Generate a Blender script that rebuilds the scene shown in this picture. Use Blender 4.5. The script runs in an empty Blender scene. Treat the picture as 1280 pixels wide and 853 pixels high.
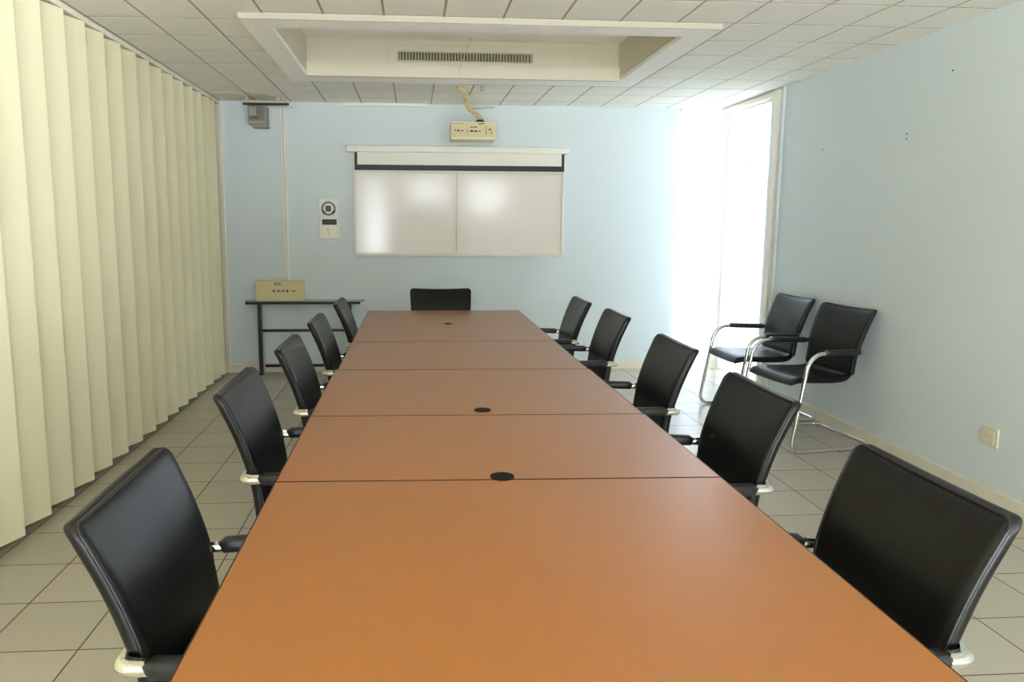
import bpy, bmesh, math, random
from mathutils import Vector, Matrix
random.seed(4)
C = bpy.context.scene.collection
sc = bpy.context.scene
PI = math.pi

# ------------------------------------------------------------------ helpers
def lin(c):
    return tuple(((v/255)/12.92 if v/255 <= .04045 else ((v/255+.055)/1.055)**2.4) for v in c) + (1,)

def mat(name, rgb, rough=.5, metal=0, spec=.5, coat=0, bump=None, var=None):
    m = bpy.data.materials.new(name); m.use_nodes = True
    nt = m.node_tree; b = nt.nodes['Principled BSDF']
    b.inputs['Base Color'].default_value = lin(rgb)
    b.inputs['Roughness'].default_value = rough
    b.inputs['Metallic'].default_value = metal
    b.inputs['Specular IOR Level'].default_value = spec
    b.inputs['Coat Weight'].default_value = coat
    tc = nt.nodes.new('ShaderNodeTexCoord')
    if var:                                   # (scale, amount): slight mottling of the surface's own colour
        n = nt.nodes.new('ShaderNodeTexNoise'); n.inputs['Scale'].default_value = var[0]; n.inputs['Detail'].default_value = 5
        nt.links.new(tc.outputs['Object'], n.inputs['Vector'])
        mx = nt.nodes.new('ShaderNodeMix'); mx.data_type = 'RGBA'
        a = lin(rgb)
        mx.inputs[6].default_value = tuple(v*(1-var[1]) for v in a[:3])+(1,)
        mx.inputs[7].default_value = tuple(min(1, v*(1+var[1])) for v in a[:3])+(1,)
        nt.links.new(n.outputs['Fac'], mx.inputs[0]); nt.links.new(mx.outputs[2], b.inputs['Base Color'])
    if bump:                                  # (scale, strength)
        n = nt.nodes.new('ShaderNodeTexNoise'); n.inputs['Scale'].default_value = bump[0]; n.inputs['Detail'].default_value = 3
        nt.links.new(tc.outputs['Object'], n.inputs['Vector'])
        bp = nt.nodes.new('ShaderNodeBump'); bp.inputs['Strength'].default_value = bump[1]; bp.inputs['Distance'].default_value = .002
        nt.links.new(n.outputs['Fac'], bp.inputs['Height']); nt.links.new(bp.outputs['Normal'], b.inputs['Normal'])
    return m

class MB:
    """collects shapes, builds ONE mesh object"""
    def __init__(s): s.bm = bmesh.new()
    def box(s, x0, x1, y0, y1, z0, z1, bev=0, seg=2, M=None):
        vs = [s.bm.verts.new(v) for v in [(x0,y0,z0),(x1,y0,z0),(x1,y1,z0),(x0,y1,z0),(x0,y0,z1),(x1,y0,z1),(x1,y1,z1),(x0,y1,z1)]]
        fs = [s.bm.faces.new([vs[i] for i in f]) for f in [(3,2,1,0),(4,5,6,7),(0,1,5,4),(1,2,6,5),(2,3,7,6),(3,0,4,7)]]
        allv = vs
        if bev:
            es = list({e for f in fs for e in f.edges})
            r = bmesh.ops.bevel(s.bm, geom=es, offset=bev, segments=seg, affect='EDGES', profile=.5)
            allv = list({v for f in r['faces'] for v in f.verts})
        if M: bmesh.ops.transform(s.bm, matrix=M, verts=allv)
        return s
    def prism(s, pts, z0, z1, bev=0):
        a = [s.bm.verts.new((p[0], p[1], z0)) for p in pts]; b = [s.bm.verts.new((p[0], p[1], z1)) for p in pts]
        n = len(pts); fs = [s.bm.faces.new(a[::-1]), s.bm.faces.new(b)]
        for i in range(n): fs.append(s.bm.faces.new((a[i], a[(i+1)%n], b[(i+1)%n], b[i])))
        if bev: bmesh.ops.bevel(s.bm, geom=list({e for f in fs[:2] for e in f.edges}), offset=bev, segments=2, affect='EDGES')
        return s
    def tube(s, pts, r, n=12, closed=False, flat=1.0):
        pts = [Vector(p) for p in pts]; N = len(pts); rings = []
        up = None
        for i, p in enumerate(pts):
            if closed: t = (pts[(i+1)%N]-pts[i-1]).normalized()
            else: t = (pts[min(i+1,N-1)]-pts[max(i-1,0)]).normalized()
            if up is None:
                up = Vector((0,0,1)) if abs(t.z) < .9 else Vector((1,0,0))
            u = (up - t*up.dot(t)).normalized(); v = t.cross(u); up = u
            rr = r[i] if isinstance(r, (list, tuple)) else r
            rings.append([s.bm.verts.new(p+u*rr*math.cos(2*PI*k/n)*flat+v*rr*math.sin(2*PI*k/n)) for k in range(n)])
        for i in range(N if closed else N-1):
            a, b = rings[i], rings[(i+1)%N]
            for k in range(n): s.bm.faces.new((a[k], a[(k+1)%n], b[(k+1)%n], b[k]))
        if not closed: s.bm.faces.new(rings[0][::-1]); s.bm.faces.new(rings[-1])
        return s
    def cyl(s, c, r, h, axis='z', n=32, bev=0):
        pts = [(r*math.cos(2*PI*k/n), r*math.sin(2*PI*k/n)) for k in range(n)]
        before = set(s.bm.verts); s.prism(pts, 0, h, bev)
        vs = [v for v in s.bm.verts if v not in before]
        M = Matrix.Translation(c)
        if axis == 'y': M = M @ Matrix.Rotation(PI/2, 4, 'X')       # runs towards -y
        if axis == 'x': M = M @ Matrix.Rotation(-PI/2, 4, 'Y')      # runs towards -x
        bmesh.ops.transform(s.bm, matrix=M, verts=vs)
        return s
    def ring(s, c, r0, r1, h, n=40):          # annulus facing -y, thickness h
        V = []
        for k in range(n):
            a = 2*PI*k/n; ca, sa = math.cos(a), math.sin(a)
            V.append([s.bm.verts.new((c[0]+r*ca, c[1]-d, c[2]+r*sa)) for r, d in ((r0,0),(r0,h),(r1,h),(r1,0))])
        for k in range(n):
            a, b = V[k], V[(k+1)%n]
            for j in range(4): s.bm.faces.new((a[j], a[(j+1)%4], b[(j+1)%4], b[j]))
        return s
    def quad(s, *p): s.bm.faces.new([s.bm.verts.new(v) for v in p]); return s
    def grid(s, rows, closed_u=False):
        V = [[s.bm.verts.new(p) for p in r] for r in rows]
        for i in range(len(V)-1):
            m = len(V[i])
            for k in range(m if closed_u else m-1):
                s.bm.faces.new((V[i][k], V[i][(k+1)%m], V[i+1][(k+1)%m], V[i+1][k]))
        return V
    def build(s, name, m, parent=None, smooth=False, angle=35, at=(0,0,0)):
        bmesh.ops.recalc_face_normals(s.bm, faces=s.bm.faces[:])
        if any(at): bmesh.ops.translate(s.bm, vec=-Vector(at), verts=s.bm.verts[:])
        me = bpy.data.meshes.new(name); s.bm.to_mesh(me); s.bm.free()
        if smooth:
            for p in me.polygons: p.use_smooth = True
            me.set_sharp_from_angle(angle=math.radians(angle))
        me.materials.append(m)
        o = bpy.data.objects.new(name, me); C.objects.link(o); o.location = at
        if parent: o.parent = parent
        return o

def empty(name, loc=(0,0,0), rz=0):
    o = bpy.data.objects.new(name, None); C.objects.link(o); o.location = loc; o.rotation_euler = (0,0,rz); o.empty_display_size = .1
    return o
def tag(o, label=None, cat=None, group=None, kind=None):
    if label: o['label'] = label
    if cat: o['category'] = cat
    if group: o['group'] = group
    if kind: o['kind'] = kind
    return o
def struct(o): o['kind'] = 'structure'; return o
def copy_tree(o, parent=None):
    c = o.copy(); C.objects.link(c)
    if parent: c.parent = parent
    for ch in list(o.children): copy_tree(ch, c)
    return c
def fillet(pts, rad, seg=8):
    pts = [Vector(p) for p in pts]; out = [pts[0]]
    for i in range(1, len(pts)-1):
        p, r = pts[i], rad[i-1] if isinstance(rad, (list, tuple)) else rad
        a = (pts[i-1]-p).normalized(); b = (pts[i+1]-p).normalized()
        ang = a.angle(b); 
        if r <= 0 or ang > PI-.01: out.append(p); continue
        d = r/math.tan(ang/2); ctr = p+(a+b).normalized()*(r/math.sin(ang/2))
        s0, s1 = p+a*d-ctr, p+b*d-ctr; tot = s0.angle(s1); ax = s0.cross(s1).normalized()
        for k in range(seg+1): out.append(ctr + Matrix.Rotation(tot*k/seg, 3, ax) @ s0)
    out.append(pts[-1]); return out
def text(name, body, size, loc, m, parent, rot=(PI/2,0,0), ext=.0006):
    cu = bpy.data.curves.new(name, 'FONT'); cu.body = body; cu.size = size; cu.extrude = ext; cu.align_x = 'CENTER'; cu.align_y = 'CENTER'
    cu.materials.append(m); o = bpy.data.objects.new(name, cu); C.objects.link(o); o.location = loc; o.rotation_euler = rot; o.parent = parent
    return o

# ------------------------------------------------------------------ materials
M_wall   = mat('blue_wall_paint', (213,223,224), .62, spec=.3, bump=(60,.12), var=(1.2,.015))
M_wallp  = mat('plain_wall_paint', (222,216,198), .7, spec=.3)
M_ceil   = mat('ceiling_tile_board', (240,237,226), .85, spec=.15, bump=(220,.35), var=(2.5,.03))
M_grid   = mat('ceiling_tile_grid', (168,162,142), .7, spec=.2)
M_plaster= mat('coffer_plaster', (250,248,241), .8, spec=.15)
M_border_front = mat('border_front_shade', (190,184,166), .7, spec=.2)  # shade put into the colour of the coffer border's strongly lit front
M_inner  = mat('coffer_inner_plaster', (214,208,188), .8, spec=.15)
M_cream  = mat('cream_painted_trim', (236,230,210), .5)
M_post   = mat('window_frame_paint', (228,224,208), .45)
M_base   = mat('cream_baseboard_tile', (224,217,198), .4)
M_leather= mat('black_leather', (6,6,6), .34, spec=.40, bump=(420,.05))
M_piping = mat('black_piping', (10,10,10), .4)
M_chrome = mat('chrome', (225,224,220), .1, metal=1)
M_pad    = mat('black_arm_pad', (22,22,22), .38)
M_tedge  = mat('dark_table_edge', (34,22,16), .45)
M_tleg   = mat('charcoal_steel', (48,47,46), .45, metal=.3)
M_black  = mat('matt_black', (16,16,16), .5)
M_grom   = mat('black_cable_cap', (6,6,6), .7, spec=.2)
M_white  = mat('white_plastic', (232,229,216), .4)
M_screen = mat('screen_fabric', (238,235,224), .8, spec=.2)
M_board  = mat('whiteboard_enamel', (226,219,207), .12, spec=.3, bump=(5,.03))
M_alu    = mat('white_aluminium_frame', (222,216,202), .35)
M_vent   = mat('vent_metal', (188,182,158), .5)
M_dark   = mat('vent_shadow_box', (84,81,66), .8)
M_grey   = mat('grey_speaker_grille', (128,126,112), .6, bump=(900,.8))
M_spk    = mat('grey_speaker_case', (150,147,132), .55)
M_card   = mat('pale_cardboard', (214,204,162), .75, spec=.2, var=(14,.05))
M_ink    = mat('printed_ink', (70,64,44), .7)
M_proj   = mat('projector_case', (226,216,184), .5, var=(20,.04))
M_cable  = mat('beige_cable_wrap', (196,182,142), .6, var=(40,.1))
M_glassd = mat('smoked_glass_top', (150,155,136), .12, spec=.5)
M_steelb = mat('black_steel_tube', (30,28,25), .4)
M_gauge  = mat('gauge_blue_grey', (86,98,112), .35)
M_tan    = mat('outlet_plastic', (222,213,188), .45)

def wood():
    m = mat('orange_beech_laminate', (199,124,58), .40, spec=.6, coat=.6)
    nt = m.node_tree; b = nt.nodes['Principled BSDF']; b.inputs['Coat Roughness'].default_value = .36
    tc = nt.nodes.new('ShaderNodeTexCoord'); mp = nt.nodes.new('ShaderNodeMapping')
    mp.inputs['Scale'].default_value = (1.0, 26, 4); nt.links.new(tc.outputs['Object'], mp.inputs['Vector'])
    n = nt.nodes.new('ShaderNodeTexNoise'); n.inputs['Scale'].default_value = 2.2; n.inputs['Detail'].default_value = 8; n.inputs['Roughness'].default_value = .6
    nt.links.new(mp.outputs['Vector'], n.inputs['Vector'])
    n2 = nt.nodes.new('ShaderNodeTexNoise'); n2.inputs['Scale'].default_value = 1.1
    nt.links.new(tc.outputs['Object'], n2.inputs['Vector'])
    mx = nt.nodes.new('ShaderNodeMix'); mx.data_type = 'RGBA'
    mx.inputs[6].default_value = lin((140,82,15)); mx.inputs[7].default_value = lin((150,91,21))
    ad = nt.nodes.new('ShaderNodeMath'); ad.operation = 'ADD'; ad.use_clamp = True
    mu = nt.nodes.new('ShaderNodeMath'); mu.operation = 'MULTIPLY'; mu.inputs[1].default_value = .35
    nt.links.new(n2.outputs['Fac'], mu.inputs[0])
    mu2 = nt.nodes.new('ShaderNodeMath'); mu2.operation = 'MULTIPLY'; mu2.inputs[1].default_value = .6
    nt.links.new(n.outputs['Fac'], mu2.inputs[0])
    nt.links.new(mu.outputs[0], ad.inputs[0]); nt.links.new(mu2.outputs[0], ad.inputs[1])
    nt.links.new(ad.outputs[0], mx.inputs[0]); nt.links.new(mx.outputs[2], b.inputs['Base Color'])
    return m
M_wood = wood()

def slat_mat(name, rgb, trans):
    m = bpy.data.materials.new(name); m.use_nodes = True; nt = m.node_tree; nt.nodes.clear()
    d = nt.nodes.new('ShaderNodeBsdfDiffuse'); t = nt.nodes.new('ShaderNodeBsdfTranslucent'); mx = nt.nodes.new('ShaderNodeMixShader'); o = nt.nodes.new('ShaderNodeOutputMaterial')
    tc = nt.nodes.new('ShaderNodeTexCoord'); w = nt.nodes.new('ShaderNodeTexNoise'); w.inputs['Scale'].default_value = 350
    nt.links.new(tc.outputs['Object'], w.inputs['Vector'])
    bp = nt.nodes.new('ShaderNodeBump'); bp.inputs['Strength'].default_value = .15; bp.inputs['Distance'].default_value = .001
    nt.links.new(w.outputs['Fac'], bp.inputs['Height']); nt.links.new(bp.outputs['Normal'], d.inputs['Normal'])
    d.inputs['Color'].default_value = lin(rgb); t.inputs['Color'].default_value = lin(rgb); mx.inputs[0].default_value = trans
    nt.links.new(d.outputs[0], mx.inputs[1]); nt.links.new(t.outputs[0], mx.inputs[2]); nt.links.new(mx.outputs[0], o.inputs['Surface'])
    return m
M_slat  = slat_mat('cream_blind_fabric', (230,223,188), .05)
M_wslat = slat_mat('white_blind_fabric', (243,246,248), .42)
M_wslat_thin = slat_mat('thin_white_blind_fabric', (244,247,250), .55)

def glass():
    m = bpy.data.materials.new('window_glass'); m.use_nodes = True; nt = m.node_tree; nt.nodes.clear()
    t = nt.nodes.new('ShaderNodeBsdfTransparent'); g = nt.nodes.new('ShaderNodeBsdfGlossy'); g.inputs['Roughness'].default_value = .02
    lw = nt.nodes.new('ShaderNodeFresnel'); lw.inputs['IOR'].default_value = 1.3; mx = nt.nodes.new('ShaderNodeMixShader'); o = nt.nodes.new('ShaderNodeOutputMaterial')
    nt.links.new(lw.outputs[0], mx.inputs[0]); nt.links.new(t.outputs[0], mx.inputs[1]); nt.links.new(g.outputs[0], mx.inputs[2]); nt.links.new(mx.outputs[0], o.inputs['Surface'])
    return m
M_glass = glass()

def floor_mat():
    m = mat('pale_stoneware_tiles', (186,176,152), .3, spec=.65)
    nt = m.node_tree; b = nt.nodes['Principled BSDF']; L = nt.links
    tc = nt.nodes.new('ShaderNodeTexCoord'); sp = nt.nodes.new('ShaderNodeSeparateXYZ'); L.new(tc.outputs['Object'], sp.inputs[0])
    def mth(op, a, bb=None):
        n = nt.nodes.new('ShaderNodeMath'); n.operation = op
        for i, v in enumerate((a, bb)):
            if v is None: continue
            if hasattr(v, 'links'): L.new(v, n.inputs[i])
            else: n.inputs[i].default_value = v
        return n.outputs[0]
    def cell(sock, off, pitch):
        u = mth('DIVIDE', mth('SUBTRACT', sock, off), pitch); f = mth('FRACT', u)
        d = mth('MULTIPLY', mth('MINIMUM', f, mth('SUBTRACT', 1.0, f)), pitch)
        return mth('FLOOR', u), d
    cx, dx = cell(sp.outputs[0], -1.450-.318*4, .318); cy, dy = cell(sp.outputs[1], 2.445-.333*20, .333)
    g = mth('MINIMUM', dx, dy); gm = mth('LESS_THAN', g, .0026)
    cmb = nt.nodes.new('ShaderNodeCombineXYZ'); L.new(cx, cmb.inputs[0]); L.new(cy, cmb.inputs[1])
    wn = nt.nodes.new('ShaderNodeTexWhiteNoise'); wn.noise_dimensions = '2D'; L.new(cmb.outputs[0], wn.inputs['Vector'])
    n = nt.nodes.new('ShaderNodeTexNoise'); n.inputs['Scale'].default_value = 180; n.inputs['Detail'].default_value = 4; L.new(tc.outputs['Object'], n.inputs['Vector'])
    f = mth('ADD', mth('MULTIPLY', wn.outputs['Value'], .5), mth('MULTIPLY', n.outputs['Fac'], .5))
    mx = nt.nodes.new('ShaderNodeMix'); mx.data_type = 'RGBA'; L.new(f, mx.inputs[0])
    mx.inputs[6].default_value = lin((176,169,152)); mx.inputs[7].default_value = lin((188,181,164))
    m2 = nt.nodes.new('ShaderNodeMix'); m2.data_type = 'RGBA'; L.new(gm, m2.inputs[0]); L.new(mx.outputs[2], m2.inputs[6]); m2.inputs[7].default_value = lin((84,74,58))
    L.new(m2.outputs[2], b.inputs['Base Color'])
    L.new(mth('ADD', mth('MULTIPLY', gm, .5), .3), b.inputs['Roughness'])
    bp = nt.nodes.new('ShaderNodeBump'); bp.inputs['Strength'].default_value = .4; bp.inputs['Distance'].default_value = .002
    L.new(mth('MINIMUM', g, .004), bp.inputs['Height']); bp.inputs['Distance'].default_value = .5; L.new(bp.outputs['Normal'], b.inputs['Normal'])
    return m
M_floor = floor_mat()

# ------------------------------------------------------------------ room shell
XL, XR, YB, YF, ZC = -1.95, 2.956, 7.225, -1.9, 2.514
T = .22
struct(MB().box(XL-T, XR+T, YF-T, YB+T, -.12, 0).build('floor', M_floor))

# coffer opening in the ceiling
OX0, OX1, OY0, OY1 = -.772, 1.545, 4.405, 5.80
def tiles(mb):
    px, py = .3185, .395
    x0 = .168-px*8; y0 = 4.205-py*20
    for i in range(18):
        for j in range(33):
            ax, bx, ay, by = x0+i*px, x0+(i+1)*px, y0+(.17 if i < 5 else 0)+j*py, y0+(.17 if i < 5 else 0)+(j+1)*py
            ax, bx, ay, by = max(ax+.006, XL), min(bx-.006, XR), max(ay+.0075, YF), min(by-.0075, YB)
            if bx-ax < .01 or by-ay < .01: continue
            rects = [(ax, bx, ay, by)]
            cut = (-.86, 1.66, 4.30, 5.95)            # behind the coffer's border
            out = []
            for a, b, c, d in rects:
                if b <= cut[0] or a >= cut[1] or d <= cut[2] or c >= cut[3]: out.append((a,b,c,d)); continue
                if a < cut[0]: out.append((a, cut[0], c, d))
                if b > cut[1]: out.append((cut[1], b, c, d))
                m0, m1 = max(a, cut[0]), min(b, cut[1])
                if c < cut[2]: out.append((m0, m1, c, cut[2]))
                if d > cut[3]: out.append((m0, m1, cut[3], d))
            for a, b, c, d in out:
                dz = 0
                s = .001 if min(b-a, d-c) > .03 else 0
                zb = ZC+dz
                lo = [(a+s,c+s,zb),(b-s,c+s,zb),(b-s,d-s,zb),(a+s,d-s,zb)]; hi = [(a,c,zb+.004),(b,c,zb+.004),(b,d,zb+.004),(a,d,zb+.004)]
                mb.grid([lo, hi], True); mb.quad(*lo)
mb = MB(); tiles(mb)
ceiling = struct(mb.build('ceiling', M_ceil))
mb = MB()
for a, b, c, d in [(XL-T, OX0-.03, YF-T, YB+T), (OX1+.03, XR+T, YF-T, YB+T), (OX0-.03, OX1+.03, YF-T, OY0-.03), (OX0-.03, OX1+.03, OY1+.03, YB+T)]:
    mb.box(a, b, c, d, ZC+.0012, ZC+.1)
mb.build('suspension_grid', M_grid, ceiling)
# coffer: border frame, inner walls, top
cof = struct(empty('trim_1', (0,0,0)))
mb = MB()
bx0, bx1, by0, by1, zb = -.915, 1.70, 4.235, 6.00, 2.485
for a, b, c, d in [(bx0, bx1, by0, OY0), (bx0, bx1, OY1, by1), (bx0, OX0, OY0, OY1), (OX1, bx1, OY0, OY1)]:
    mb.box(a, b, c, d, zb, ZC+.004)
mb.build('border', M_plaster, cof)
MB().box(bx0, bx1, by0-.012, by0, zb, ZC+.004, .002).build('border_front_shade_skin', M_border_front, cof)  # thin skin added to darken the border's front face
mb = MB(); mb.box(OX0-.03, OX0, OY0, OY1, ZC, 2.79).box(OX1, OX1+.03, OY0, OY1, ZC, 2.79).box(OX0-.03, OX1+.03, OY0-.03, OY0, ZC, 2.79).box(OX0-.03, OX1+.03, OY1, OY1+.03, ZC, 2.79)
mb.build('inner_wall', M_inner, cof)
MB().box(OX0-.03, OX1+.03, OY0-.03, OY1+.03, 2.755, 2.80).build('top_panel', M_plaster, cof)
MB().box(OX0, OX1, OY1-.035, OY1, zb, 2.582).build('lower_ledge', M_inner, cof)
MB().box(-.17, 1.20, OY1-.012, OY1, 2.584, 2.715, .003).build('access_panel', M_inner, cof)

# ventilation grille in the coffer
vt = tag(empty('air_vent', (.39, OY1-.013, 2.636)), 'long slatted metal air vent in the far side of the ceiling recess', 'vent')
vx0, vx1, vz0, vz1 = -.104, .885, 2.608, 2.664
def local(mb, name, m, parent, **k):     # build in world coordinates, parent to an unrotated empty
    bmesh.ops.translate(mb.bm, vec=-Vector(parent.location), verts=mb.bm.verts[:]); return mb.build(name, m, parent, **k)
yv = OY1-.012
local(MB().box(vx0, vx1, yv-.002, yv+.001, vz0, vz1), 'back_plate', M_dark, vt)
local(MB().box(vx0-.008, vx1+.008, yv-.012, yv, vz1, vz1+.008).box(vx0-.008, vx1+.008, yv-.012, yv, vz0-.008, vz0).box(vx0-.008, vx0, yv-.012, yv, vz0, vz1).box(vx1, vx1+.008, yv-.012, yv, vz0, vz1), 'frame', M_vent, vt)
mb = MB(); n = 44
for i in range(n):
    x = vx0+(i+.5)*(vx1-vx0)/n
    mb.box(-.0035, .0035, -.008, .004, vz0-2.7, vz1-2.7, M=Matrix.Translation((x, yv-.005, 2.7)) @ Matrix.Rotation(.5, 4, 'Z'))
local(mb, 'louvre', M_vent, vt)
# dangling string from the coffer
cd = MB().tube([(.42,5.70,2.755),(.405,5.69,2.70),(.37,5.68,2.61),(.34,5.67,2.53),(.333,5.67,2.485)], .003, 8).build('pull_cord', M_cable, at=(.42,5.70,2.755), smooth=True)
tag(cd, 'thin beige cord hanging from the ceiling recess in front of the vent', 'cord')

# back wall with window opening at its right end
WB0, WB1 = 2.565, 2.92
RW0, RW1, RWZ = 6.09, 7.17, 2.47; RWO = RW0+.16
mb = MB(); mb.box(XL-T, WB0, YB, YB+T, 0, ZC+.1).box(WB0, XR+T, YB, YB+T, 2.50, ZC+.1).box(WB1, XR+T, YB, YB+T, 0, 2.50)
struct(mb.build('wall_back', M_wall))
# right wall: corner window, plus the large window beside and behind the camera
NW0, NW1, NZ0, NZ1 = -1.75, -.35, .45, 2.40
mb = MB()
mb.box(XR, XR+T, RW1, YB, 0, ZC+.1).box(XR, XR+T, RWO, RW1, RWZ, ZC+.1).box(XR+.10, XR+T, RW0, RWO, 0, ZC+.1).box(XR, XR+.10, RW0, RWO, RWZ, ZC+.1).box(XR, XR+T, NW1, RW0, 0, ZC+.1)
mb.box(XR, XR+T, NW0, NW1, 0, NZ0).box(XR, XR+T, NW0, NW1, NZ1, ZC+.1).box(XR, XR+T, YF-T, NW0, 0, ZC+.1)
struct(mb.build('wall_right', M_wall))
struct(MB().box(XL-T, XL, YF-T, YB, 0, ZC+.1).build('wall_left', M_wallp))
# wall behind the camera with windows; two low ones only add fill light
FW = [(-1.1, -.55, .6, 2.38), (-.15, .75, 1.8, 2.38), (1.15, 2.0, 1.6, 2.38), (-.15, .75, .12, .70), (1.15, 2.0, .12, .70)]
mb = MB(); xs = sorted({XL, XR, *[v for w in FW for v in w[:2]]})
for a, b in zip(xs[:-1], xs[1:]):
    w = [w for w in FW if w[0] <= a+1e-6 and w[1] >= b-1e-6]
    z = 0
    for q in sorted(w, key=lambda q: q[2]): mb.box(a, b, YF-T, YF, z, q[2]); z = q[3]
    mb.box(a, b, YF-T, YF, z, ZC+.1)
struct(mb.build('wall_front', M_wallp))

def win_y(n, x0, x1, y, z0, z1, mull=()):           # window in a wall facing +-y
    w = struct(empty('window_%d' % n, (0,0,0))); f = .045
    mb = MB().box(x0, x0+f, y-.03, y+.03, z0, z1).box(x1-f, x1, y-.03, y+.03, z0, z1).box(x0+f, x1-f, y-.03, y+.03, z0, z0+f).box(x0+f, x1-f, y-.03, y+.03, z1-f, z1)
    for m in mull: mb.box(x0+f, x1-f, y-.025, y+.025, m-.02, m+.02)
    mb.build('window_frame', M_post, w); MB().box(x0+f, x1-f, y-.004, y+.004, z0+f, z1-f).build('pane', M_glass, w)
def win_x(n, x, y0, y1, z0, z1, mz=(), my=()):
    w = struct(empty('window_%d' % n, (0,0,0))); f = .05
    mb = MB().box(x-.03, x+.03, y0, y0+f, z0, z1).box(x-.03, x+.03, y1-f, y1, z0, z1).box(x-.03, x+.03, y0+f, y1-f, z0, z0+f).box(x-.03, x+.03, y0+f, y1-f, z1-f, z1)
    for m in mz: mb.box(x-.025, x+.025, y0+f, y1-f, m-.02, m+.02)
    for m in my: mb.box(x-.025, x+.025, m-.025, m+.025, z0+f, z1-f)
    mb.build('window_frame', M_post, w); MB().box(x-.004, x+.004, y0+f, y1-f, z0+f, z1-f).build('pane', M_glass, w)
win_x(1, XR+.14, RWO, RW1, 0, RWZ, mz=(1.95,))
win_y(2, WB0, WB1, YB+.14, 0, 2.50)
win_x(3, XR+.12, NW0, NW1, NZ0, NZ1, my=(-1.05,))
for i, w in enumerate(FW): win_y(4+i, w[0], w[1], YF-.12, w[2], w[3])  # the last two are invented, to throw ground light up to the ceiling

# trims
struct(MB().box(-1.87, -1.742, YB-.02, YB, 0, ZC).build('trim_2', M_cream))
struct(MB().box(XR-.035, XR+.04, YB-.056, YB+.04, 0, 2.50, .003).build('trim_3', M_post))                 # corner post
mb = MB().box(XR-.03, XR+.10, RW0-.035, RW0+.05, 0, RWZ+.03, .003).box(XR-.03, XR+.02, RW0+.05, YB-.056, RWZ-.015, RWZ+.025, .003)
struct(mb.build('trim_4', M_post))                                                                      # frame of the corner window
struct(MB().box(XR-.02, XR, RW0-.10, RW0-.06, 0, ZC, .004).build('trim_5', M_wall))
struct(MB().box(-1.742, WB0-.02, YB-.014, YB, 0, .085, .003).build('baseboard_back', M_base))
struct(MB().box(XR-.014, XR, YF, RW0-.10, 0, .085, .003).build('baseboard_right', M_base))

# ------------------------------------------------------------------ blinds
def slat_rows(c0, c1, bulge, z0, z1, n=8):
    c0, c1 = Vector(c0), Vector(c1); t = (c1-c0); nn = Vector((t.y, -t.x)).normalized()
    pr = [c0+t*(k/n)+nn*bulge*math.sin(PI*k/n) for k in range(n+1)]
    th = nn*.0012
    loop = [(p+th) for p in pr]+[(p-th) for p in pr[::-1]]
    return [[(p.x, p.y, z) for p in loop] for z in (z0, z1)]
def add_slat(mb, *a):
    rows = slat_rows(*a); V = mb.grid(rows, True)
    m = len(V[0])//2
    for r in V:
        for k in range(m-1): mb.bm.faces.new((r[k], r[k+1], r[2*m-2-k], r[2*m-1-k]))
    return mb

bl = tag(empty('vertical_blind', (-1.79, 4.3, 0)), 'closed cream vertical blinds covering the whole left wall', 'blinds')
local(MB().box(-1.90, -1.745, .5, 7.19, 2.48, ZC-.004, .004), 'headrail', M_cream, bl)
for k in range(-14, 14):
    yf = 4.07+.2465*k if k < 12 else 6.95
    if k > 12: break
    local(add_slat(MB(), (-1.846, yf-.285), (-1.732, yf), .007, .04, 2.472), 'slat', M_slat, bl, smooth=True)
bl = tag(empty('vertical_blind', (2.75, YB-.05, 0)), 'narrow white translucent vertical blinds at the right end of the back wall', 'blinds', 'white vertical blinds of the corner window')
local(MB().box(2.525, 2.918, YB-.07, YB-.028, 2.478, 2.508, .003), 'headrail', M_white, bl)
for k in range(8):
    x = 2.531+.048*k
    local(add_slat(MB(), (x-.006, YB-.034), (x+.048, YB-.062), .004, .03, 2.476), 'slat', M_wslat_thin, bl, smooth=True)
bl = tag(empty('vertical_blind', (XR-.04, 7.0, 0)), 'white translucent vertical blinds inside the framed corner window of the right wall', 'blinds', 'white vertical blinds of the corner window')
local(MB().box(XR+.02, XR+.055, RW0+.055, RW1-.01, RWZ-.035, RWZ-.004, .003), 'headrail', M_white, bl)
ys = [(RW0+.062+.019*k, None) for k in range(5)]
y = RW0+.15
while y < RW1-.02: ys.append((y, y+.112)); y += .1
for y0, y1 in ys:
    if y1 is None: a, b = (XR+.0, y0), (XR+.075, y0+.012)
    else: a, b = (XR+.030, y0), (XR+.044, min(y1, RW1-.001))
    local(add_slat(MB(), a, b, .004, .03, RWZ-.036), 'slat', M_wslat, bl, smooth=True)

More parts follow.
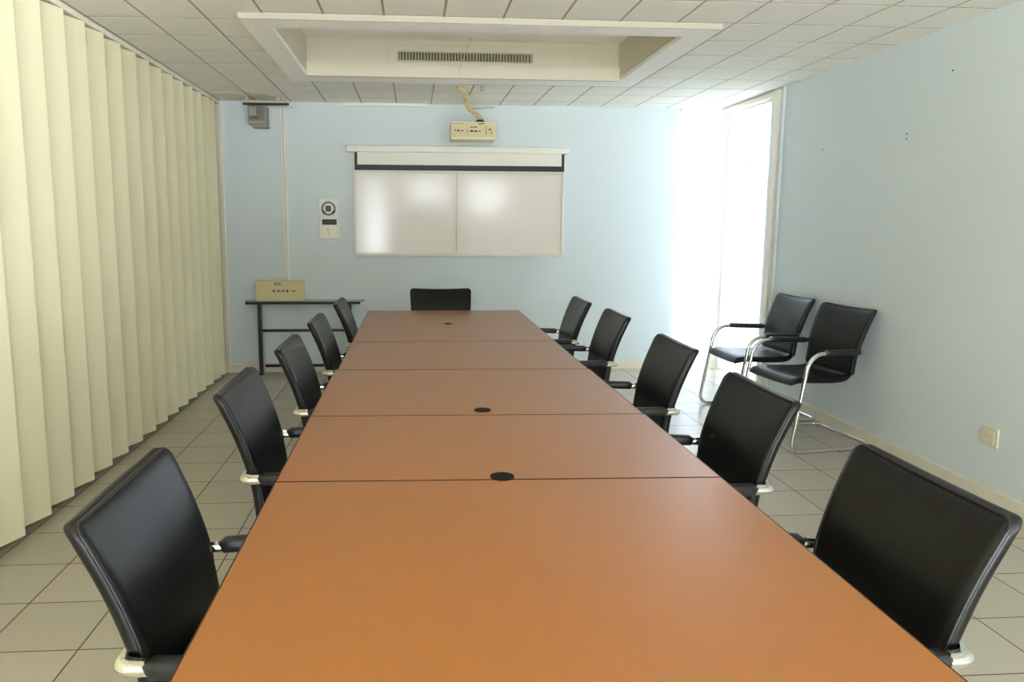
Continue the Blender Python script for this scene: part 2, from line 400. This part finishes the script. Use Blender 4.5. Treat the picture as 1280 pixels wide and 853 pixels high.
# ------------------------------------------------------------------ conference tables
XT0, XT1 = -.372, .834
def seam(x, y): return y - .032*(x-.23)/1.21
def make_table(y0, y1, x0, x1, label, grom=None, skew0=True, skew1=True):
    yc, xc = (y0+y1)/2, (x0+x1)/2
    t = tag(empty('conference_table', (xc, yc, 0)), label, 'table', 'conference tables pushed end to end')
    g = .0016
    f0 = (lambda x: seam(x, y0)) if skew0 else (lambda x: y0)
    f1 = (lambda x: seam(x, y1)) if skew1 else (lambda x: y1)
    e = .0022
    pts = [(x0+e, f0(x0)+g+e), (x1-e, f0(x1)+g+e), (x1-e, f1(x1)-g-e), (x0+e, f1(x0)-g-e)]
    local(MB().prism(pts, .713, .74, .0015), 'tabletop', M_wood, t)
    for q in ([(x0, f0(x0)+g), (x0+e, f0(x0)+g), (x0+e, f1(x0)-g), (x0, f1(x0)-g)], [(x1-e, f0(x1)+g), (x1, f0(x1)+g), (x1, f1(x1)-g), (x1-e, f1(x1)-g)],
              [(x0+e, f0(x0)+g), (x1-e, f0(x1)+g), (x1-e, f0(x1)+g+e), (x0+e, f0(x0)+g+e)], [(x0+e, f1(x0)-g-e), (x1-e, f1(x1)-g-e), (x1-e, f1(x1)-g), (x0+e, f1(x0)-g)]):
        local(MB().prism(q, .712, .7395), 'edge_band', M_tedge, t)
    for s in (-1, 1):
        ly = yc+s*((y1-y0)/2-(.14 if skew1 or s < 0 else .60))
        local(MB().box(xc-.09, xc+.09, ly-.02, ly+.02, .03, .69, .004).box(xc-.2, xc+.2, ly-.03, ly+.03, 0, .03, .006).box(xc-.42, xc+.42, ly-.025, ly+.025, .685, .7125, .004), 'leg', M_tleg, t)
    local(MB().box(xc-.03, xc+.03, yc-(y1-y0)/2+.165, yc+(y1-y0)/2-(.165 if skew1 else .625), .65, .685, .003), 'crossbar', M_tleg, t)
    if grom:
        gx, gy, gr = grom
        local(MB().cyl((gx, gy, .7395), gr, .003, n=40, bev=.001), 'cable_grommet', M_grom, t, smooth=True)
    return t
S = [.46, 1.951, 2.642, 3.497, 4.345, 5.923]
make_table(S[0], S[1], XT0, XT1+.004, 'orange beech conference table closest to the camera, widest in view', None, skew0=False)
make_table(S[1], S[2], XT0, XT1+.004, 'orange beech table second from the camera, black cable hole at its near seam', (.238, 1.972, .033))
make_table(S[2], S[3], XT0, XT1, 'orange beech table in the middle of the row, small black cable hole near front seam', (.251, 2.712, .031))
make_table(S[3], S[4], XT0+.012, XT1-.006, 'orange beech table fourth from the camera, without any cable hole')
make_table(S[4], S[5], XT0+.012, XT1-.006, 'orange beech table farthest from the camera, before the end chair, small cable hole mid-top', (.232, 5.118, .028), skew1=False)

# ------------------------------------------------------------------ chairs
def back_y(z):
    P = [(.38,-.165),(.46,-.170),(.54,-.177),(.62,-.190),(.70,-.212),(.78,-.241),(.86,-.276),(.92,-.306)]
    for (a, ya), (b, yb) in zip(P[:-1], P[1:]):
        if z <= b: 
            f = (z-a)/(b-a); break
    i = P.index((a, ya)); p0 = P[max(i-1,0)][1]; p3 = P[min(i+2, len(P)-1)][1]
    return .5*((2*ya)+(-p0+yb)*f+(2*p0-5*ya+4*yb-p3)*f*f+(-p0+3*ya-3*yb+p3)*f**3)
def back_hw(z): return .226+.010*max(0, min(1, (z-.60)/.03))+.015*max(0, min(1, (z-.62)/.27))
ZT, ZB = .895, .468
CURV = .013
def back_pt(u, z, off):        # u in -1..1
    return Vector((u, back_y(z)+CURV*(u/.25)**2-.012 + off, z))
def backrest_bm():
    mb = MB(); rc = .03; TH = .019; re = .02
    us = [-1,-.985,-.96,-.92,-.86,-.75,-.6,-.4,-.2,0,.2,.4,.6,.75,.86,.92,.96,.985,1]
    H = ZT-ZB; zs = [0,.003,.008,.015,.025,.045,.07,.10,.128,.136,.144,.152,.160,.18,.21,.24,.27,.30,.33,.36,.38,.395,.405,.412,.418,.4225,.4255,.427]
    zs = [z*H/zs[-1] for z in zs]
    front, back = [], []
    for dz in zs:
        z = ZB+dz; w = back_hw(z)
        dt = H-dz; r = rc
        if dt < r: w -= r-math.sqrt(max(0, r*r-(r-dt)**2))
        rb = .02
        if dz < rb: w -= rb-math.sqrt(max(0, rb*rb-(rb-dz)**2))
        F, B = [], []
        for u in us:
            x = u*w; e = min(w-abs(x), dt, dz)
            q = min(1, e/re); h = TH*math.sqrt(max(0, 1-(1-q)**2))
            dome = .010*(1-(x/w)**2)*math.sin(PI*min(1,max(0,dz/H)))
            dip = Vector((0, 0, -.007*(1-(x/w)**2)*max(0, (z-.75)/.145)))
            F.append(back_pt(x, z, h+dome)+dip); B.append(back_pt(x, z, -h)+dip)
        front.append(F); back.append(B)
    mb.grid(front); mb.grid(back)
    bmesh.ops.remove_doubles(mb.bm, verts=mb.bm.verts[:], dist=.0002)
    return mb
def piping_bm():
    mb = MB(); rc = .03; pts = []
    n = 20
    prof = []
    for k in range(n+1): prof.append((back_hw(ZB+.02+(ZT-rc-ZB-.02)*k/n)-.004, ZB+.02+(ZT-rc-ZB-.02)*k/n))
    for k in range(1, 9):
        a = PI/2*k/8; prof.append((back_hw(ZT)-rc+(rc-.004)*math.cos(a), ZT-rc+(rc-.004)*math.sin(a)))
    left = [(-x, z) for x, z in prof]
    top = [(x, ZT-.004-.007*(1-(x/.25)**2)) for x in [i*.022-.22 for i in range(0, 21)]]
    for x, z in left + top + prof[::-1]: pts.append(back_pt(x, z, .0125))
    return mb.tube(pts, .0042, 8)
def seat_bm():
    # one bent leather sheet: low back, bend, seat, front roll
    P = [(-.178,.50),(-.176,.495),(-.174,.488),(-.170,.478)] + [(-.162,.468),(-.150,.459),(-.130,.451),(-.10,.447),(-.04,.446),(.06,.450),(.15,.455),(.21,.455),(.25,.447),(.272,.428)]
    mb = MB(); us = [-1,-.975,-.93,-.85,-.7,-.45,-.2,0,.2,.45,.7,.85,.93,.975,1]
    top, bot = [], []
    N = len(P)
    for i, (y, z) in enumerate(P):
        a, b = Vector(P[max(i-1,0)]), Vector(P[min(i+1,N-1)]); t = (b-a).normalized(); n = Vector((-t.y, t.x))   # n points to the sitter
        if n.y < 0 and n.x < 0: n = -n
        hw = .208 if i < 5 else .208+.024*min(1, (i-4)/5)
        TH = .014 if i < 4 else .021
        A, B = [], []
        for u in us:
            x = u*hw; e = min((hw-abs(x))/.02, 1); 
            h = TH*math.sqrt(max(0, 1-(1-e)**2))*(.3 if i in (0, N-1) else 1)
            cv = (CURV*(x/.25)**2-.012)*(1 if i < 4 else max(0, 1-(i-3)*.25))
            dish = -.006*(1-u*u) if i > 5 else 0
            A.append((x, y+n.x*h+cv, z+n.y*h+dish)); B.append((x, y-n.x*h+cv, z-n.y*h+dish))
        top.append(A); bot.append(B)
    mb.grid(top); mb.grid(bot)
    mb.grid([top[0], bot[0]]); mb.grid([top[-1], bot[-1]])
    bmesh.ops.remove_doubles(mb.bm, verts=mb.bm.verts[:], dist=.0002)
    return mb
ARM_Z = .626
def frame_bm():
    half = [(0, -.222, ARM_Z-.004), (.254, -.222, ARM_Z-.004), (.263, -.13, ARM_Z), (.285, .06, ARM_Z+.006), (.292, .20, ARM_Z+.006), (.298, .305, .0125), (.298, -.335, .0125), (0, -.335, .0125)]
    pts = fillet(half, [.028, 0, 0, .12, .06, .05], 8)
    full = [Vector((-p.x, p.y, p.z)) for p in pts[::-1]][:-1] + pts
    # full runs crossbar-centre .. back-centre .. crossbar-centre: closed loop
    return MB().tube(full[:-1], .0125, 14, closed=True)
def arm_line(s): return [Vector((s*.270, -.12, ARM_Z+.002)), Vector((s*.278, -.03, ARM_Z+.004)), Vector((s*.285, .06, ARM_Z+.006)), Vector((s*.289, .115, ARM_Z+.003))]
def pad_bm(s, y0, y1):
    mb = MB(); rows = []
    n = 14
    for i in range(n+1):
        f = i/n; y = y0+(y1-y0)*f; x = s*(.262+(y+.17)*.10)
        zz = ARM_Z+(y+.17)*.02
        e = min(f, 1-f)*(y1-y0)/.018; k = math.sqrt(max(.02, 1-(1-min(1,e))**2)) if e < 1 else 1
        rows.append([(x+.021*k*math.copysign(abs(math.cos(a))**.6, math.cos(a)), y, zz+.004+.0185*k*math.copysign(abs(math.sin(a))**.7, math.sin(a))) for a in [2*PI*q/20 for q in range(20)]])
    V = mb.grid(rows, True); mb.bm.faces.new(V[0][::-1]); mb.bm.faces.new(V[-1])
    return mb
def band_bm(s):   # flat chrome bracket where the arm wraps round the back's edge
    mb = MB()
    pts = fillet([(s*.20, -.214, ARM_Z+.002), (s*.2475, -.211, ARM_Z+.002), (s*.2545, -.168, ARM_Z+.003)], [.03], 8)
    rows = []
    for i, p in enumerate(pts):
        t = (pts[min(i+1,len(pts)-1)]-pts[max(i-1,0)]).normalized(); nrm = Vector((t.y, -t.x, 0))*s
        rows.append([p+nrm*.009+Vector((0,0,.0145)), p-nrm*.001+Vector((0,0,.0145)), p-nrm*.001-Vector((0,0,.0135)), p+nrm*.009-Vector((0,0,.0135))])
    V = mb.grid(rows, True); mb.bm.faces.new(V[0][::-1]); mb.bm.faces.new(V[-1])
    return mb
def make_chair(pad0, pad1):
    t = empty('cantilever_armchair')
    b = backrest_bm().build('backrest', M_leather, t, smooth=True, angle=60)
    piping_bm().build('piping', M_piping, b, smooth=True)
    seat_bm().build('seat', M_leather, t, smooth=True, angle=60)
    frame_bm().build('frame', M_chrome, t, smooth=True, angle=60)
    for s in (-1, 1):
        pad_bm(s, pad0, pad1).build('armrest', M_pad, t, smooth=True, angle=50)
        band_bm(s).build('arm_bracket', M_chrome, t, smooth=True)
    return t
chair0 = make_chair(-.176, .13)
used = [False]
def place(src, x, y, deg, label, group):
    o = copy_tree(src) if used[0] or src is not chair0 else src
    if src is chair0: used[0] = True
    o.location = (x, y, 0); o.rotation_euler = (0, 0, math.radians(deg))
    return tag(o, label, 'chair', group)
ordn = ['nearest the camera', 'second from the camera', 'third from the camera', 'fourth from the camera', 'farthest from the camera']
LY = [1.56, 2.572, 3.405, 4.262, 5.19]; LX = [-.618, -.618, -.580, -.562, -.52]
for i in range(5):
    place(chair0, LX[i]+.300, LY[i], -90, 'black leather chair %s along the cream-blinds side of the table' % ordn[i], 'chairs on the cream-blinds side of the table')
RY = [1.49, 2.39, 3.345, 4.447, 5.25]; RX = [1.116, 1.165, 1.213, 1.236, 1.198]
for i in range(5):
    place(chair0, RX[i]-.300, RY[i], 90, 'black leather chair %s along the blue-wall side of the table' % ordn[i], 'chairs on the blue-wall side of the table')
place(chair0, .218, 6.175-.30, 180, 'black leather chair alone at the far end of the table, facing the camera', None)
v0 = make_chair(-.19, .10)
v0.location = (2.59, 4.735, 0); v0.rotation_euler = (0, 0, math.radians(98.5))
tag(v0, 'black leather visitor chair against the blue wall, the one closer to the camera', 'chair', 'visitor chairs against the blue wall')
v1 = copy_tree(v0); v1.location = (2.582, 5.455, 0); v1.rotation_euler = (0, 0, math.radians(92))
v1['label'] = 'black leather visitor chair against the blue wall, the one beside the corner window'

# ------------------------------------------------------------------ back wall things
YW = YB
# whiteboard
wb = tag(empty('whiteboard', (.435, YW-.02, 1.12)), 'two-panel glossy whiteboard on the back wall under the roller screen', 'whiteboard')
wx0, wx1, wz0, wz1 = -.555, 1.428, 1.118, 2.06
f = .022
local(MB().box(wx0, wx0+f, YW-.035, YW, wz0, wz1, .003).box(wx1-f, wx1, YW-.035, YW, wz0, wz1, .003).box(wx0+f, wx1-f, YW-.035, YW, wz0, wz0+.02, .003).box(wx0+f, wx1-f, YW-.035, YW, wz1-.02, wz1, .003), 'frame', M_alu, wb)
local(MB().box(wx0+f, .406, YW-.025, YW-.004, wz0+.02, wz1-.02, .002), 'panel', M_board, wb)
local(MB().box(.409, wx1-f, YW-.022, YW-.004, wz0+.02, wz1-.02, .002), 'panel', M_board, wb)
local(MB().box(.404, .410, YW-.031, YW-.018, wz0+.02, wz1-.02), 'divider', M_vent, wb)
local(MB().box(wx0+.02, wx1-.02, YW-.05, YW-.03, wz0-.006, wz0+.012, .003), 'pen_tray', M_alu, wb)
# roller projection screen
ps = tag(empty('projection_screen', (.43, YW-.05, 2.09)), 'white roller projection screen with black border, almost rolled up above the whiteboard', 'projection screen')
local(MB().box(-.612, 1.458, YW-.10, YW, 2.068, 2.125, .006), 'housing', M_white, ps)
sx0, sx1 = -.54, 1.418; yy = YW-.062
local(MB().box(sx0+.026, sx1-.026, yy-.002, yy, 1.955, 2.07), 'screen_fabric', M_screen, ps)
local(MB().box(sx0, sx1, yy, yy+.003, 1.912, 2.07).box(sx0, sx1, yy-.006, yy+.008, 1.905, 1.955, .003), 'black_border', M_black, ps)
local(MB().box(sx0-.01, sx1+.01, yy-.004, yy+.006, 1.893, 1.905, .002), 'bottom_bar', M_white, ps)
# wall control panel
cp = tag(empty('wall_control_panel', (-.788, YW, 1.27)), 'white wall panel with round gauge, dark display and switches left of the whiteboard', 'control panel')
local(MB().box(-.880, -.697, YW-.018, YW, 1.272, 1.645, .004), 'plate', M_white, cp)
gc = (-.79, YW-.018, 1.552)
d = local(MB().ring(gc, .050, .066, .014), 'gauge_ring', M_gauge, cp, smooth=True)
mb = MB(); mb.box(-.012, .012, -.012, 0, -.006, .006); 
for a in (PI*1.22, PI*1.78):
    mb.box(-.014, .014, -.018, -.001, -.011, .011, .002, M=Matrix.Translation((gc[0]+.055*math.cos(a), gc[1], gc[2]+.055*math.sin(a))) @ Matrix.Rotation(-a+PI/2, 4, 'Y'))
local(MB().cyl((gc[0], gc[1]+.001, gc[2]), .050, .006, 'y', bev=.001), 'gauge_face', M_white, cp, smooth=True)
mb.bm.free()
mb = MB()
for a in (PI*1.2, PI*1.8):
    mb.box(-.02, .02, -.018, 0, -.010, .010, .002, M=Matrix.Translation((gc[0]+.056*math.cos(a), gc[1], gc[2]+.056*math.sin(a))) @ Matrix.Rotation(-a+PI/2, 4, 'Y'))
local(mb, 'gauge_clip', M_ink, cp)
local(MB().box(gc[0]-.026, gc[0]+.022, gc[1]-.014, gc[1]-.005, gc[2]-.026, gc[2]+.024, .006), 'gauge_knob', M_black, cp)
local(MB().box(gc[0]-.016, gc[0]+.013, gc[1]-.017, gc[1]-.013, gc[2]-.017, gc[2]+.014, .003), 'knob_face', M_gauge, cp)
local(MB().box(-.852, -.718, YW-.024, YW-.017, 1.402, 1.452, .002), 'display', M_black, cp)
local(MB().box(-.845, -.726, YW-.0255, YW-.023, 1.418, 1.442), 'display_strip', M_tleg, cp)
local(MB().box(-.848, -.722, YW-.022, YW-.017, 1.282, 1.384, .002), 'switch_plate', M_cream, cp)
text('switch_number', '2', .036, (-.012, -.0235, .086), M_ink, cp); text('switch_number', '1', .034, (-.008, -.0235, .042), M_ink, cp)
# cable trunking down to the cardboard box
tr = tag(empty('cable_trunking', (-1.19, YW, .72)), 'white twin cable trunking running down the back wall to the console', 'trunking')
local(MB().box(-1.212, -1.192, YW-.022, YW, .72, 2.48, .003), 'channel', M_white, tr); local(MB().box(-1.188, -1.168, YW-.022, YW, .72, 2.48, .003), 'channel', M_white, tr)
tr = tag(empty('cable_trunking', (-.25, YW, 2.50)), 'cream horizontal cable trunking along the top of the back wall', 'trunking')
local(MB().box(-.65, .135, YW-.03, YW, 2.486, ZC, .003), 'channel', M_white, tr)
# loudspeaker
sp = tag(empty('wall_speaker', (-1.37, 7.46, 2.27)), 'small grey loudspeaker under a dark bracket at the top of the back wall', 'speaker')
local(MB().box(-1.462, -1.300, 7.42, 7.56, 2.285, 2.445, .008), 'case', M_spk, sp)
local(MB().box(-1.450, -1.312, 7.412, 7.422, 2.315, 2.435, .003), 'grille', M_grey, sp)
local(MB().box(-1.43, -1.30, 7.425, 7.57, 2.262, 2.287, .005), 'base', M_spk, sp)
local(MB().box(-1.41, -1.35, 7.56, YW, 2.33, 2.41, .004), 'wall_arm', M_spk, sp)
br = tag(empty('mounting_rail', (-1.3, 7.45, 2.46)), 'dark metal mounting rail on the ceiling above the small loudspeaker', 'rail')
local(MB().box(-1.50, -1.12, 7.37, 7.44, 2.462, 2.485, .003), 'rail', M_vent, br)
local(MB().box(-1.49, -1.09, 7.365, 7.41, 2.448, 2.463, .002), 'lower_flange', M_black, br)
local(MB().box(-1.47, -1.44, 7.38, 7.43, 2.485, ZC, .002).box(-1.2, -1.17, 7.38, 7.43, 2.485, ZC, .002), 'hanger', M_vent, br)
local(MB().tube([(-1.12,7.4,2.46),(-1.09,7.4,2.455),(-1.06,7.41,2.448),(-1.045,7.42,2.44)], [.010,.012,.010,.006], 10), 'cable_end', M_white, br, smooth=True)
# console table
ct = tag(empty('console_table', (-1.02, 7.53, 0)), 'narrow black console table with smoked glass top against the back wall', 'table')
mb = MB().prism([(-1.545,7.43),(-.498,7.43),(-.472,7.62),(-1.575,7.62)], .688, .700, .002)
local(mb, 'glass_top', M_glassd, ct)
local(MB().box(-1.545, -.498, 7.425, 7.432, .674, .697, .001), 'front_rail', M_black, ct)
for x in (-1.43, -.60):
    local(MB().box(x-.017, x+.017, 7.47, 7.505, 0, .690, .003), 'leg', M_steelb, ct)
    local(MB().box(x*1.0155-.016, x*1.0155+.016, 7.585, 7.616, 0, .690, .003), 'leg', M_steelb, ct)
local(MB().box(-1.413, -.617, 7.478, 7.50, .41, .434, .003), 'stretcher', M_steelb, ct)
local(MB().box(-1.413, -.617, 7.59, 7.612, .055, .08, .003), 'stretcher', M_steelb, ct)
# cardboard box
cb = tag(empty('cardboard_box', (-1.24, 7.53, .7)), 'pale cardboard box with printed marks standing on the console table', 'box')
local(MB().box(-1.457, -1.025, 7.475, 7.60, .7005, .882, .004), 'carton', M_card, cb)
mb = MB().box(-1.285, -1.225, 7.4738, 7.476, .846, .850).box(-1.285, -1.281, 7.4738, 7.476, .846, .872)
for i, w in enumerate((.012, .006, .012, .008)): mb.box(-1.277+i*.014, -1.277+i*.014+w*.8, 7.4738, 7.476, .856, .870)
local(mb, 'printed_logo', M_ink, cb)
for row in (((-1.30,.016,.02),(-1.27,.006,.014),(-1.255,.016,.016),(-1.232,.012,.01),(-1.21,.014,.018)), ((-1.178,.018,.02),), ((-1.137,.005,.014),(-1.118,.014,.018),(-1.098,.01,.008))):
    mb = MB()
    for x, w, h in row: mb.box(x, x+w, 7.4738, 7.476, .793-h/2, .793+h/2)
    local(mb, 'lettering', M_ink, cb)
local(MB().box(-1.36, -1.27, 7.50, 7.55, .88, .888, .002), 'top_flap', M_card, cb)
# projector with cable-wrapped mount
pj = tag(empty('projector', (.505, 6.6, 2.12)), 'beige projector hanging from a cable-wrapped ceiling arm above the whiteboard', 'projector')
px0, px1, py0, py1, pz0, pz1 = .317, .693, 6.45, 6.73, 2.118, 2.262
local(MB().box(px0, px1, py0, py1, pz0, pz1, .007), 'case', M_proj, pj, smooth=True)
local(MB().box(px0+.012, px1-.012, py0-.002, py0+.004, pz0+.018, pz1-.014, .001), 'connector_panel', M_card, pj)
mb = MB()
for x, z, w, h in ((.345,2.19,.012,.010),(.37,2.188,.02,.012),(.40,2.187,.016,.010),(.445,2.185,.010,.010),(.48,2.186,.026,.014),(.515,2.184,.030,.012),(.548,2.184,.014,.010),(.48,2.216,.02,.008),(.51,2.218,.03,.008),(.60,2.19,.004,.07),(.632,2.20,.02,.012),(.645,2.175,.010,.010),(.56,2.246,.05,.008),(.36,2.246,.1,.003)):
    x += .009
    mb.box(x-w/2, x+w/2, py0-.004, py0, z-h/2, z+h/2, .001)
local(mb, 'connector', M_ink, pj)
local(MB().box(.525, .602, 6.50, 6.58, 2.262, 2.278, .003).box(.54, .59, 6.51, 6.57, 2.278, 2.289, .002), 'mount_plate', M_black, pj)
A, B = Vector((.362, 6.28, ZC)), Vector((.562, 6.54, 2.287))
path = [A+(B-A)*t+Vector((.018*math.sin(t*7), 0, .012*math.sin(t*9))) for t in [i/16 for i in range(17)]]
local(MB().tube(path, [.020+.005*math.sin(i*1.3) for i in range(17)], 12), 'ceiling_arm', M_cable, pj, smooth=True)
for ph in (0, 2.1, 4.2):
    hp = []
    for i in range(61):
        t = i/60; c = path[min(int(t*16), 15)].lerp(path[min(int(t*16)+1, 16)], t*16-min(int(t*16), 15)); a = ph+t*15
        hp.append(c+Vector((math.cos(a)*.022, math.sin(a)*.016, math.sin(a)*.016)))
    local(MB().tube(hp, .0075, 8), 'cable', M_cable, pj, smooth=True)
local(MB().tube([path[9], (.51,6.65,2.40), (.61,6.93,2.44), (.75,7.20,2.49)], .006, 8), 'cable', M_cable, pj, smooth=True)
# ceiling sensor
sn = MB().box(.545, .575, 6.26, 6.31, ZC-.03, ZC, .004).build('smoke_sensor', M_cable, at=(.56, 6.285, ZC))
tag(sn, 'tiny beige sensor on the ceiling beside the projector arm', 'sensor')

for o in (sp, br, ct, cb): o.location.y -= .411

# ------------------------------------------------------------------ right wall things
so = tag(empty('wall_socket', (XR, 3.563, .355)), 'cream electrical socket low on the right blue wall', 'socket')
local(MB().box(XR-.010, XR, 3.505, 3.62, .300, .400, .003), 'cover_plate', M_tan, so)
local(MB().box(XR-.014, XR-.009, 3.525, 3.60, .355, .385, .002), 'rocker', M_tan, so); local(MB().box(XR-.014, XR-.009, 3.525, 3.60, .313, .349, .002), 'rocker', M_tan, so)
for (y, z, lab) in ((5.38, 1.963, 'tiny dark screw in the right blue wall closest to the corner window'), (4.44, 1.968, 'tiny dark screw in the right blue wall, upper one of a close pair'), (4.44, 1.938, 'tiny dark screw in the right blue wall, lower one of a close pair'), (4.089, 2.266, 'tiny dark screw high on the right blue wall near the ceiling')):
    s = MB().cyl((XR, y, z), .0038, .008, 'x', 12, bev=.001).build('wall_screw', M_dark, at=(XR, y, z), smooth=True)
    tag(s, lab, 'screw', 'screws left in the right wall')

# ------------------------------------------------------------------ light
w = bpy.data.worlds.new('sky_over_bright_ground'); sc.world = w; w.use_nodes = True
nt = w.node_tree; bg = nt.nodes['Background']
tc = nt.nodes.new('ShaderNodeTexCoord'); sep = nt.nodes.new('ShaderNodeSeparateXYZ'); ramp = nt.nodes.new('ShaderNodeValToRGB'); ma = nt.nodes.new('ShaderNodeMapRange')
nt.links.new(tc.outputs['Generated'], sep.inputs[0]); nt.links.new(sep.outputs[2], ma.inputs['Value']); ma.inputs['From Min'].default_value = -1
nt.links.new(ma.outputs[0], ramp.inputs[0])
e = ramp.color_ramp.elements; e[0].position = .46; e[0].color = (1.78,1.9,2.05,1); e[1].position = .54; e[1].color = (.50,.54,.60,1)  # added glow below the horizon, brighter than the sky, to lift the ceiling
nt.links.new(ramp.outputs[0], bg.inputs['Color']); bg.inputs['Strength'].default_value = 21.5
def portal(loc, rot, sx, sy):
    l = bpy.data.lights.new('daylight_opening', 'AREA'); l.shape = 'RECTANGLE'; l.size = sx; l.size_y = sy; l.cycles.is_portal = True
    o = bpy.data.objects.new('daylight_opening', l); C.objects.link(o); o.location = loc; o.rotation_euler = rot; return o
portal((XR+.20, (RWO+RW1)/2, RWZ/2), (0, PI/2, 0), RWZ, RW1-RWO)
portal(((WB0+WB1)/2, YB+.20, 1.25), (-PI/2, 0, 0), WB1-WB0, 2.5)
portal((XR+.20, (NW0+NW1)/2, (NZ0+NZ1)/2), (0, PI/2, 0), NZ1-NZ0, NW1-NW0)
for f in FW: portal(((f[0]+f[1])/2, YF-.20, (f[2]+f[3])/2), (PI/2, 0, 0), f[1]-f[0], f[3]-f[2])

# ------------------------------------------------------------------ camera
cam = bpy.data.cameras.new('camera'); co = bpy.data.objects.new('camera', cam); C.objects.link(co); sc.camera = co
F, YAW, PIT, ROL, HC = 942.66, .0725, -.1411, .0047, 1.4276
cam.sensor_width = 36; cam.lens = F/1280*36; cam.clip_start = .05; cam.shift_x = 54.61/1280; cam.shift_y = -14.12/1280
cy, sy = math.cos(YAW), math.sin(YAW)
fw = Vector((sy*math.cos(PIT), cy*math.cos(PIT), math.sin(PIT))); r = Vector((cy, -sy, 0)); u = r.cross(fw)
r2 = r*math.cos(ROL)+u*math.sin(ROL); u2 = -r*math.sin(ROL)+u*math.cos(ROL)
Mx = Matrix((r2, u2, -fw)).transposed().to_4x4(); Mx.translation = (0, 0, HC); co.matrix_world = Mx

sc.view_settings.view_transform = 'Standard'; sc.view_settings.look = 'None'; sc.view_settings.gamma = 1; sc.view_settings.use_curve_mapping = False
sc.view_settings.exposure = .28
sc.cycles.use_denoising = True
sc.cycles.max_bounces = 14; sc.cycles.diffuse_bounces = 8; sc.cycles.transmission_bounces = 8; sc.cycles.transparent_max_bounces = 12
sc.cycles.sample_clamp_indirect = 10
